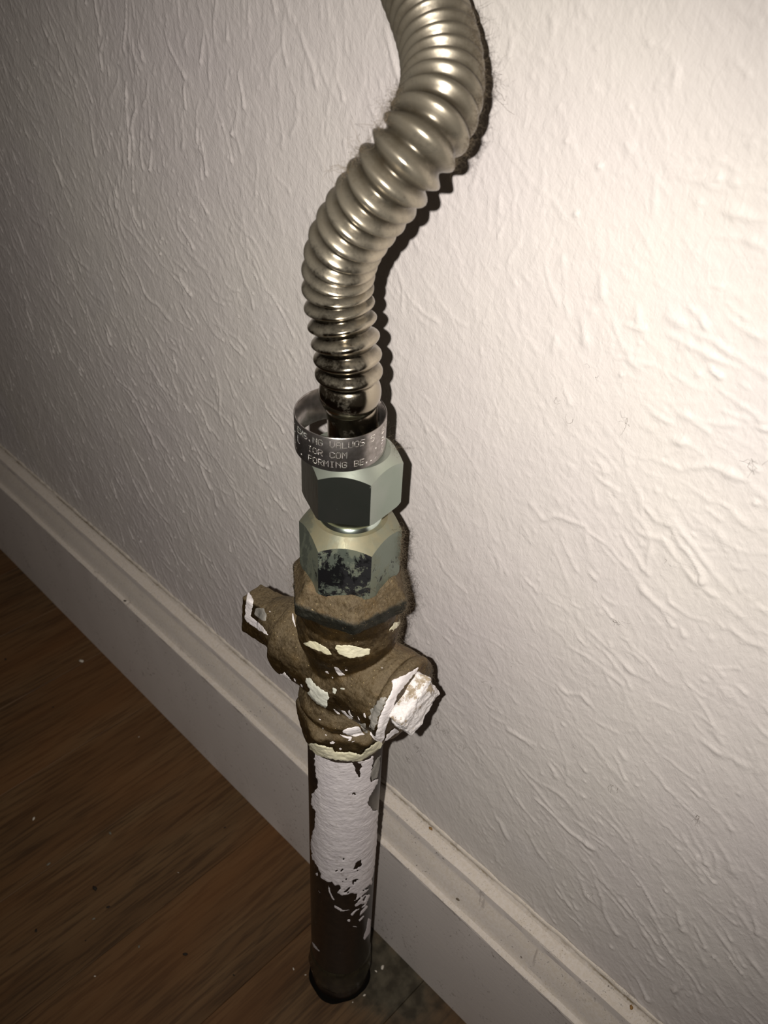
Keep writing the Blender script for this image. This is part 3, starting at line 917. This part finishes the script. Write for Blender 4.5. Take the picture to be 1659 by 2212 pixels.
FONT = {'F': '11111100001000011110100001000010000', 'G': '01110100011000010111100011000101110', 'X': '10001100010101000100010101000110001',
        'A': '01110100011000111111100011000110001', 'B': '11110100011000111110100011000111110', 'C': '01110100011000010000100001000101110',
        'E': '11111100001000011110100001000011111', 'I': '01110001000010000100001000010001110', 'J': '00111000100001000010000101001001100',
        'K': '10001100101010011000101001001010001', 'M': '10001110111010110101100011000110001', 'N': '10001110011010110011100011000110001',
        'O': '01110100011000110001100011000101110', 'R': '11110100011000111110101001001010001', 'S': '01111100001000001110000010000111110',
        'T': '11111001000010000100001000010000100', 'U': '10001100011000110001100011000101110', 'V': '10001100011000110001100010101000100',
        '0': '01110100011001110101110011000101110', '2': '01110100010000100110010001000011111', '3': '11110000010000101110000010000111110',
        '8': '01110100011000101110100011000101110', '5': '11111100001111000001000010000111110', 'L': '10000100001000010000100001000011111',
        '.': '00000000000000000000000000110001100', ' ': '0' * 35}
rows = [('R EXS.NG VALUOS 5  2.8', .2436), ('E L  IOR COM     . 3.', .2412), ('C. . FORMING BE... S', .2389)]
dot_v, dot_f = [], []
ico_bm = bmesh.new(); bmesh.ops.create_icosphere(ico_bm, subdivisions=1, radius=1)
ico_v = [tuple(x.co) for x in ico_bm.verts]; ico_f = [tuple(q.index for q in x.verts) for x in ico_bm.faces]; ico_bm.free()
dp = .000218
for text, zb in rows:
    chw = dp * 5.75
    a_start = CAMDIR - math.radians(78)
    for ci_, ch in enumerate(text):
        g_ = FONT[ch]
        for r_ in range(7):
            for c_ in range(5):
                if g_[r_ * 5 + c_] != '1': continue
                sarc = ci_ * chw + c_ * dp
                a = a_start + sarc / RR
                z = zb + (6 - r_) * dp + .075 * (RR * .6 - RR * math.cos(a - CAMDIR))
                o = len(dot_v)
                cxp, cyp = ringc[0] + (RR - .00002) * math.cos(a), ringc[1] + (RR - .00002) * math.sin(a)
                for q in ico_v: dot_v.append((cxp + q[0] * .000094, cyp + q[1] * .000094, z + q[2] * .000094))
                dot_f += [tuple(i + o for i in q) for q in ico_f]
let_o = link('lettering', pymesh('lettering', dot_v, dot_f), M_ringdot, ring)

# ------------------------------------------------------------------ paint patches laid on the real surfaces
def bvh_of(objs):
    V, Fc = [], []
    for o in objs:
        b0 = len(V)
        me = o.data
        V += [tuple(x.co) for x in me.vertices]
        Fc += [tuple(i + b0 for i in p.vertices) for p in me.polygons]
    # vertices are in world coordinates: parents carry only translation undone by the parent inverse
    return BVHTree.FromPolygons(V, Fc)
BV = bvh_of([body_o, plug_o, washer_o, nut2_o, tube_o])
BP = bvh_of([tube_o])
def inside(poly, x, y):
    c = np.zeros(x.shape, bool)
    n = len(poly)
    j = n - 1
    for i in range(n):
        xi, yi = poly[i]; xj, yj = poly[j]
        if yi != yj:
            c ^= ((yi > y) != (yj > y)) & (x < (xj - xi) * (y - yi) / (yj - yi) + xi)
        j = i
    return c
def patch(name, poly, material, parent, bvh=None, step=2.0, thick=.00022, jag=3.0, holes=(), holef=None, label=None, streak=1.0):
    bvh = bvh or BV
    xs = [p[0] for p in poly]; ys = [p[1] for p in poly]
    X = np.arange(min(xs) - 6, max(xs) + 6, step); Y = np.arange(min(ys) - 6, max(ys) + 6, step)
    GX, GY = np.meshgrid(X, Y, indexing='ij')
    JX = np.zeros(GX.shape); JY = np.zeros(GX.shape)
    for i, x in enumerate(X):
        for j, y in enumerate(Y):
            JX[i, j] = mnoise.noise(Vector((x * .11, y * .11 * streak, 0))) + .8 * mnoise.noise(Vector((x * .35, y * .35 * streak, 4)))
            JY[i, j] = mnoise.noise(Vector((x * .11, y * .11, 9))) + .8 * mnoise.noise(Vector((x * .35, y * .35, 14)))
    JX = GX + jag * JX; JY = GY + jag * JY
    occ = inside(poly, JX, JY)
    for h_ in holes: occ &= ~inside(h_, JX, JY)
    if holef is not None:
        for i, j in zip(*np.nonzero(occ)):
            if holef(X[i], Y[j]): occ[i, j] = False
    er1 = occ.copy()
    er1[1:-1, 1:-1] = occ[1:-1, 1:-1] & occ[:-2, 1:-1] & occ[2:, 1:-1] & occ[1:-1, :-2] & occ[1:-1, 2:]
    er1[0] = er1[-1] = False; er1[:, 0] = er1[:, -1] = False
    er2 = er1.copy()
    er2[1:-1, 1:-1] = er1[1:-1, 1:-1] & er1[:-2, 1:-1] & er1[2:, 1:-1] & er1[1:-1, :-2] & er1[1:-1, 2:]
    idx = -np.ones(occ.shape, int)
    V = []
    org = Vector(CAM)
    for i, j in zip(*np.nonzero(occ)):
        d = Vector(ray(X[i], Y[j])).normalized()
        loc, nor, fi, dist = bvh.ray_cast(org, d)
        if loc is None: continue
        if nor.dot(d) > 0: nor = -nor
        k = 1.0 if er2[i, j] else (.85 if er1[i, j] else .35)
        nz = mnoise.noise(loc * 900) * .25 + mnoise.noise(loc * 350) * .35
        idx[i, j] = len(V)
        V.append(tuple(loc + nor * (thick * k * (1 + nz if k > 0 else 1)) - d * .00002))
    Fc = []
    for i in range(len(X) - 1):
        for j in range(len(Y) - 1):
            q = (idx[i, j], idx[i, j + 1], idx[i + 1, j + 1], idx[i + 1, j])
            if min(q) < 0: continue
            pv = [Vector(V[k]) for k in q]
            if max((pv[a] - pv[b_]).length for a, b_ in ((0, 1), (1, 2), (2, 3), (3, 0))) > .0024: continue
            Fc.append(q)
    if len(Fc) < 2: return None
    ec = {}
    for q in Fc:
        for e0, e1 in ((0, 1), (1, 2), (2, 3), (3, 0)):
            ke = (min(q[e0], q[e1]), max(q[e0], q[e1])); ec[ke] = ec.get(ke, 0) + 1
    nb = {}
    for (e0, e1), cnt in ec.items():
        if cnt == 1:
            nb.setdefault(e0, []).append(e1); nb.setdefault(e1, []).append(e0)
    for _ in range(4):
        NV = {}
        for k0, lst in nb.items():
            m_ = Vector((0, 0, 0))
            for l_ in lst: m_ += Vector(V[l_])
            NV[k0] = tuple(Vector(V[k0]) * .4 + m_ * (.6 / len(lst)))
        for k0, p0 in NV.items(): V[k0] = p0
    used = sorted({k for q in Fc for k in q}); mp = {k: n_ for n_, k in enumerate(used)}
    o = link(name, pymesh(name, [V[k] for k in used], [tuple(mp[k] for k in q) for q in Fc]), material, parent)
    if label: o['label'] = label
    return o
def T(org, s, pts): return [(org[0] + a / s, org[1] + b / s) for a, b in pts]
CA = ((580, 1080), 4.608); CB = ((600, 1440), 6.38); CD = ((760, 1380), 7.54); CE = ((520, 1220), 7.9); CP = ((600, 1580), 3.687)
def pv(C_, pts, m, step=1.1, jag=2.0, thick=.0002, label=None, **k):
    return patch('paint_patch', T(C_[0], C_[1], pts), m, valve, step=step, jag=jag, thick=thick, label=label, **k)
pv(CA, [(340,1420),(420,1400),(480,1410),(540,1440),(600,1480),(650,1550),(560,1530),(450,1490),(370,1450)], M_cream, label='cream paint flake')
pv(CA, [(670,1440),(760,1440),(860,1450),(940,1470),(1020,1480),(1000,1530),(940,1560),(880,1565),(800,1575),(700,1530),(665,1480)], M_cream, label='cream paint flake')
pv(CA, [(1190,1300),(1230,1240),(1290,1190),(1350,1110),(1390,1125),(1375,1180),(1300,1250),(1235,1310)], M_cream, jag=4)
pv(CB, [(400,150),(440,140),(480,180),(520,240),(590,280),(650,330),(690,340),(710,430),(680,530),(660,580),(600,550),(540,520),(470,450),(410,360),(440,320),(385,220)], M_pale, jag=3, label='pale paint blob')
for P_ in ([(750,560),(800,590),(850,630),(885,668),(830,655),(780,615)], [(860,590),(930,610),(960,650),(1030,700),(1040,735),(980,715),(900,645)],
           [(960,610),(990,590),(1015,650),(1055,705),(1000,685)], [(1092,660),(1120,695),(1142,757),(1108,722)], [(1175,638),(1208,640),(1218,712),(1188,692)],
           [(830,915),(880,940),(960,958),(1030,965),(1010,1020),(950,1032),(980,1000),(900,972)],
           [(706,1045),(750,1022),(804,1045),(770,1064),(730,1068)], [(836,1125),(870,1112),(890,1135),(860,1154)], [(1010,1040),(1070,1008),(1060,1024),(1020,1046)],
           [(648,60),(690,55),(722,104),(670,92)], [(770,-5),(830,8),(880,60),(938,118),(840,128),(808,80)], [(922,36),(974,44),(958,64),(930,58)], [(738,128),(770,146),(768,168),(750,160)],
           [(212,150),(240,162),(264,214),(225,195)], [(312,222),(342,248),(350,296),(320,275)], [(550,710),(590,718),(610,742),(575,738)],
           [(610,835),(635,840),(640,868),(618,862)], [(645,920),(672,935),(672,965),(655,950)], [(1430,0),(1450,5),(1445,28),(1428,22)]):
    pv(CB, P_, M_white2, step=.7, jag=.8, thick=.00014)
pv(CB, [(880,880),(950,845),(1050,825),(1120,820),(1140,860),(1190,920),(1225,935),(1150,950),(1060,970),(970,945),(900,910)], M_white2, jag=1.2)
pv(CB, [(1105,760),(1150,780),(1200,770),(1225,800),(1220,840),(1250,925),(1210,915),(1150,855)], M_smear, jag=1.2)
pv(CB, [(-70,40),(-10,78),(60,92),(100,66),(140,115),(190,178),(232,250),(262,292),(200,262),(140,215),(60,185),(0,130),(-60,90)], M_white2, jag=3)
pv(CB, [(755,300),(800,285),(835,330),(810,385),(770,372)], M_pale, jag=5, step=1.2)
pv(CB, [(862,290),(920,290),(925,320),(880,322)], M_pale, jag=3, step=1.2)
pv(CB, [(420,1050),(490,1045),(600,1060),(700,1090),(760,1110),(790,1150),(900,1170),(1000,1165),(1080,1180),(1140,1200),(1200,1130),(1300,1060),(1380,1010),(1445,1040),(1400,1120),(1260,1222),(1180,1262),(1120,1310),(1000,1300),(900,1290),(800,1280),(700,1265),(600,1230),(500,1180),(440,1130)],
   M_cream, thick=.0005, jag=2, label='cream paint collar over the joint')
pv(CD, [(1060,450),(1100,470),(1020,570),(930,680),(850,780),(760,900),(690,1050),(640,1200),(600,1330),(540,1480),(520,1640),(480,1690),(400,1680),(300,1570),(270,1450),(330,1540),(380,1580),(420,1450),(410,1380),(470,1200),(560,1000),(640,870),(660,740),(640,680),(750,630),(850,590),(950,530)],
   M_white2, thick=.0003, label='white paint smeared on the washer')
pv(CD, [(505,1690),(560,1560),(640,1480),(720,1450),(780,1510),(650,1590),(570,1665)], M_white2)
pv(CD, [(300,1150),(400,1050),(520,930),(600,880),(560,1000),(470,1180),(400,1390),(380,1540),(300,1480),(280,1300)], M_smear, jag=6, thick=.0001)
pv(CE, [(100,425),(150,440),(180,520),(222,620),(212,700),(200,760),(180,860),(230,920),(300,980),(380,1040),(440,1120),(490,1215),(400,1180),(280,1100),(150,1010),(62,910),(75,800),(90,600)], M_white2, label='white paint on the lug face')
pv(CE, [(240,740),(330,720),(400,740),(450,850),(430,960),(360,960),(300,900),(230,850)], M_smear)
pv(CE, [(876,825),(897,825),(918,930),(950,1080),(930,1060),(876,940)], M_white2, step=.8, jag=.4)
pv(CE, [(485,785),(515,790),(512,820),(488,812)], M_white2, step=.8, jag=.3)

def flecks(x, y):
    u_, w_ = x * .78 - y * .62, x * .62 + y * .78
    return y > 1870 and mnoise.noise(Vector((u_ * .045, w_ * .26, 33))) + .3 * mnoise.noise(Vector((u_ * .2, w_ * .5, 3))) > .62 - (y - 1870) * .0045
big = [(290,170),(400,200),(560,235),(700,225),(765,190),(750,300),(735,400),(800,370),(790,420),(740,510),(715,570),(770,640),(800,600),(797,760),(788,900),(774,1050),(752,1180),(742,1240),(700,1300),(742,1290),(715,1370),(660,1410),(600,1470),(570,1460),(620,1400),(590,1370),(640,1290),(520,1300),(460,1290),(500,1240),(420,1200),(350,1170),(320,1080),(270,1010),(258,880),(290,760),(300,640),(265,590),(270,500),(310,450),(315,400),(295,300)]
hl = [[(585,238),(640,248),(668,270),(642,300),(657,340),(647,368),(628,320),(622,280)], [(664,1020),(658,1060),(605,1104),(618,1050)], [(595,1185),(645,1168),(598,1220)], [(512,1005),(532,1008),(528,1020),(515,1018)], [(600,488),(609,488),(609,497),(600,497)]]
patch('paint_coat', T(*CP, big), M_white, pipe, BP, 1.15, .00026, 3.2, [T(*CP, q) for q in hl], flecks, 'white paint coat on the upper pipe')
for P_ in ([(398,1210),(416,1250),(432,1300),(470,1358),(430,1334),(403,1262)], [(446,1375),(520,1418),(585,1420),(500,1436),(452,1400)], [(716,1478),(742,1500),(737,1600),(690,1665),(676,1645),(704,1560)],
           [(700,1380),(722,1390),(690,1440),(640,1480),(660,1430)], [(300,1130),(318,1120),(322,1150),(306,1150)], [(590,1545),(634,1550),(630,1560),(592,1556)], [(325,1255),(345,1285),(336,1290),(322,1270)],
           [(270,1660),(300,1700),(340,1750),(330,1755),(280,1715)], [(556,1490),(580,1495),(575,1520),(552,1515)], [(640,1500),(680,1460),(690,1470),(650,1520)],
           [(820,300),(828,300),(815,700),(808,700)], [(770,1150),(776,1150),(760,1400),(754,1400)]):
    patch('paint_streak', T(*CP, P_), M_white, pipe, BP, .9, .00012, 1.0)
patch('paint_streak', T(*CP, [(770,230),(822,170),(815,260),(800,360),(770,380),(745,420),(740,330)]), M_smear, pipe, BP, 1.5, .00010, 3)

# ------------------------------------------------------------------ lint
def strand(V, Fc, p, L, r, curl, d0=None):
    d = d0 if d0 is not None else unit(rng.normal(0, 1, 3))
    n = 7
    pts = [np.array(p)]
    for k in range(n - 1):
        d = unit(d + rng.normal(0, curl, 3))
        pts.append(pts[-1] + d * L / (n - 1))
    b0 = len(V)
    for k, q in enumerate(pts):
        t = unit(pts[min(k + 1, n - 1)] - pts[max(k - 1, 0)])
        a = unit(np.cross(t, [0.3, .5, .81])); b = np.cross(t, a)
        rr = r * (1 - .5 * k / n)
        for m in range(3):
            an = 2 * math.pi * m / 3
            V.append(q + rr * (math.cos(an) * a + math.sin(an) * b))
    for k in range(n - 1):
        for m in range(3):
            Fc.append((b0 + k * 3 + m, b0 + k * 3 + (m + 1) % 3, b0 + (k + 1) * 3 + (m + 1) % 3, b0 + (k + 1) * 3 + m))
def surf(bvh, px, py):
    d = Vector(ray(px, py)).normalized()
    loc, nor, fi, dist = bvh.ray_cast(Vector(CAM), d)
    return (np.array(loc), np.array(nor if nor.dot(d) < 0 else -nor)) if loc is not None else (None, None)
BALL = bvh_of([body_o, plug_o, washer_o, nut2_o, ad_o, nut_o, hose_o])
def lint(label, spots, n, L, r=.000030, curl=.75):
    V, Fc = [], []
    for (pa_, pb_, sp, wt) in spots:
        for _ in range(int(n * wt)):
            t = rng.random()
            px = pa_[0] + (pb_[0] - pa_[0]) * t + rng.normal(0, sp); py = pa_[1] + (pb_[1] - pa_[1]) * t + rng.normal(0, sp)
            q = None
            for back in range(0, 40, 3):              # step towards the axis until a surface is met
                q, nn = surf(BALL, px - back * (1 if px > 760 else -1), py)
                if q is not None: break
            if q is None: continue
            strand(V, Fc, q + nn * .0001, rng.gamma(3, L / 3), r * rng.uniform(.5, 1.3), curl, unit(nn + rng.normal(0, .6, 3)))
    o = link('lint', pymesh('lint', V, Fc), M_lint)
    return tag(o, label, 'lint', None, 'stuff')
lint('fuzzy grey brown lint hanging on the right of the lower hex fittings',
     [((866, 1140), (880, 1250), 5, 1), ((878, 1240), (880, 1340), 5, 1.3), ((868, 1330), (860, 1390), 6, .5), ((640, 1215), (632, 1290), 4, .25), ((860, 1250), (770, 1320), 14, .45)], 330, .0023, .000024, 1.0)
lint('wisps of lint caught on the right edge of the top nut', [((842, 925), (858, 985), 4, 1)], 60, .0028, .000020, .9)
lint('dusty fluff over the top and right rim of the brass plug nut', [((870, 1390), (935, 1450), 5, 1), ((936, 1455), (936, 1500), 3, .3)], 130, .0016, .000020, 1.0)
lint('thin lint hairs along the right side of the hose bend', [((1015, 20), (1045, 180), 4, 1), ((1045, 180), (1000, 360), 4, .9)], 260, .0022, .000022, .9)
lint('soft lint tuft on the left inside of the hose bend', [((864, 190), (815, 290), 4, 1), ((800, 300), (740, 390), 4, .5)], 240, .0026, .000026)

def wall_hairs():
    V, Fc = [], []
    for (px, py, n, L) in [(1355,913,3,.004),(1191,863,2,.003),(1232,910,1,.004),(1634,1007,5,.006),(1337,1347,7,.003),(1280,812,2,.003),(1435,1208,2,.002),
                           (1240,1613,1,.003),(1507,1764,8,.003),(1328,1700,4,.003),(1270,1928,4,.003),(905,1620,10,.0035),(880,1640,8,.003),(1056,1478,3,.003),
                           (945,1560,6,.003),(560,1395,3,.006),(740,390,2,.008),(1075,180,3,.009),(960,1580,5,.004),(995,1610,4,.003),(868,1010,3,.005)]:
        p = on_y(px, py, WALL_Y - .0004)
        for _ in range(n):
            d = unit([rng.normal(), rng.normal() * .12, rng.normal()])
            st = len(V)
            strand(V, Fc, p + rng.normal(0, .0006, 3) * [1, .15, 1], L, .000020, .8, d)
            for k in range(st, len(V)): V[k][1] = min(V[k][1], WALL_Y - .00025)
    o = link('lint', pymesh('lint', V, Fc), M_lint)
    tag(o, 'scattered fine hairs and dust threads stuck on the white wall', 'lint', None, 'stuff')
wall_hairs()

# ------------------------------------------------------------------ crumbs and chips
def lump(name, p, size, m, label, cat, group=None, flat=.5, k=0):
    bm = bmesh.new(); bmesh.ops.create_icosphere(bm, subdivisions=2, radius=1)
    for v_ in bm.verts:
        d = 1 + .5 * mnoise.noise(v_.co * 1.6 + Vector((k * 3.3, 1, 2)))
        v_.co = Vector((v_.co.x * size[0] * d, v_.co.y * size[1] * d, v_.co.z * size[2] * d * 1))
    me = bpy.data.meshes.new(name); bm.to_mesh(me); bm.free()
    o = link(name, me, m)
    mz = min(v_.co.z for v_ in me.vertices)
    o.location = (p[0], p[1], p[2] - mz)
    o.rotation_euler = (0, 0, k * 1.3)
    return tag(o, label, cat, group)
fl_items = [(205, 1920, 1.6, 'dark', 'largest dark crumb on the floorboards, left of the pipe'), (234, 1960, 1.0, 'dark', 'dark round crumb just below the largest crumb'),
            (78, 2011, 1.0, 'dark', 'dark crumb near the left edge of the floor'), (400, 2062, 1.2, 'dark', 'thin dark crumb midway between pipe and left edge'),
            (185, 2032, .5, 'dark', 'tiny dark speck right of the left edge crumb'), (505, 2107, .6, 'dark', 'tiny dark speck low on the floor left of the pipe foot'),
            (486, 1788, .7, 'dark', 'small dark speck on the floor near the skirting'), (12, 1425, 1.0, 'dark', 'dark crumb at the far left edge of the floor'), (115, 1528, .7, 'dark', 'small dark speck on the far floor at left'),
            (73, 1769, 1.2, 'chip', 'bright white paint chip on the floor at left'), (176, 1428, 1.9, 'chip', 'pale oval flake on the far floor near the skirting'), (105, 1867, 1.3, 'chip2', 'dull grey flake on the floor left of the largest crumb'),
            (238, 1800, 1.1, 'chip2', 'small bluish flake on the middle of the floor'), (202, 1985, .9, 'chip2', 'small pale fleck below the dark crumbs'), (300, 2045, .9, 'chip2', 'pale greenish fleck on the lower floor'),
            (205, 2109, .6, 'chip', 'tiny curled white speck near the bottom left'), (826, 2090, 1.3, 'chip', 'white chip on the grime right of the pipe foot'), (812, 2098, .7, 'chip', 'tiny white chip beside the white chip at the pipe foot'),
            (787, 2150, .8, 'chip', 'small white chip on the floor below the pipe'), (634, 2093, .7, 'chip', 'small white chip left of the pipe foot'), (660, 2106, .5, 'chip', 'tiny white chip touching the left of the pipe foot'),
            (762, 2165, .45, 'chip', 'lowest tiny white speck below the pipe'), (385, 1885, .4, 'chip', 'tiny white speck on the middle floor between crumbs and pipe'), (300, 1592, .45, 'chip', 'tiny white speck on the far floor near the skirting')]
M_chip2 = simple('dull_chip', (.16, .15, .12), .6)
for k, (px, py, s, kd, lb) in enumerate(fl_items):
    p = on_z(px, py, 0)
    if kd == 'dark': lump('crumb', p, (s * .75 * MM, s * .45 * MM, s * .3 * MM), M_dark, lb, 'crumb', None, k=k)
    else: lump('paint_chip', p, (s * .75 * MM, s * .4 * MM, s * .14 * MM), M_chip if kd == 'chip' else M_chip2, lb, 'chip', None, k=k)
BB = bvh_of([base])
for k, (px, py, s, m_, nm, lb, cat) in enumerate([
        (930, 1791, 1.0, M_seed, 'seed', 'small orange brown seed lying on the skirting top right of the pipe', 'seed'),
        (243, 1175, .9, M_dark, 'crumb', 'dark crumb on the top edge of the skirting at left', 'crumb'),
        (345, 1264, .8, M_dark, 'crumb', 'dark crumb on the skirting top further right along the edge', 'crumb'),
        (270, 1299, .8, M_dark, 'crumb', 'dark crumb on the middle ledge of the skirting at left', 'crumb'),
        (1363, 2177, 1.0, M_seed, 'seed', 'brown seed on the skirting top at the lower right corner', 'seed'),
        (989, 1944, .9, M_lint, 'crumb', 'grey dust clot in the skirting hollow right of the pipe', 'crumb')]):
    q, nn = surf(BB, px, py)
    if q is None: continue
    lump(nm, q, (s * .8 * MM, s * .45 * MM, s * .4 * MM), m_, lb, cat, k=k)
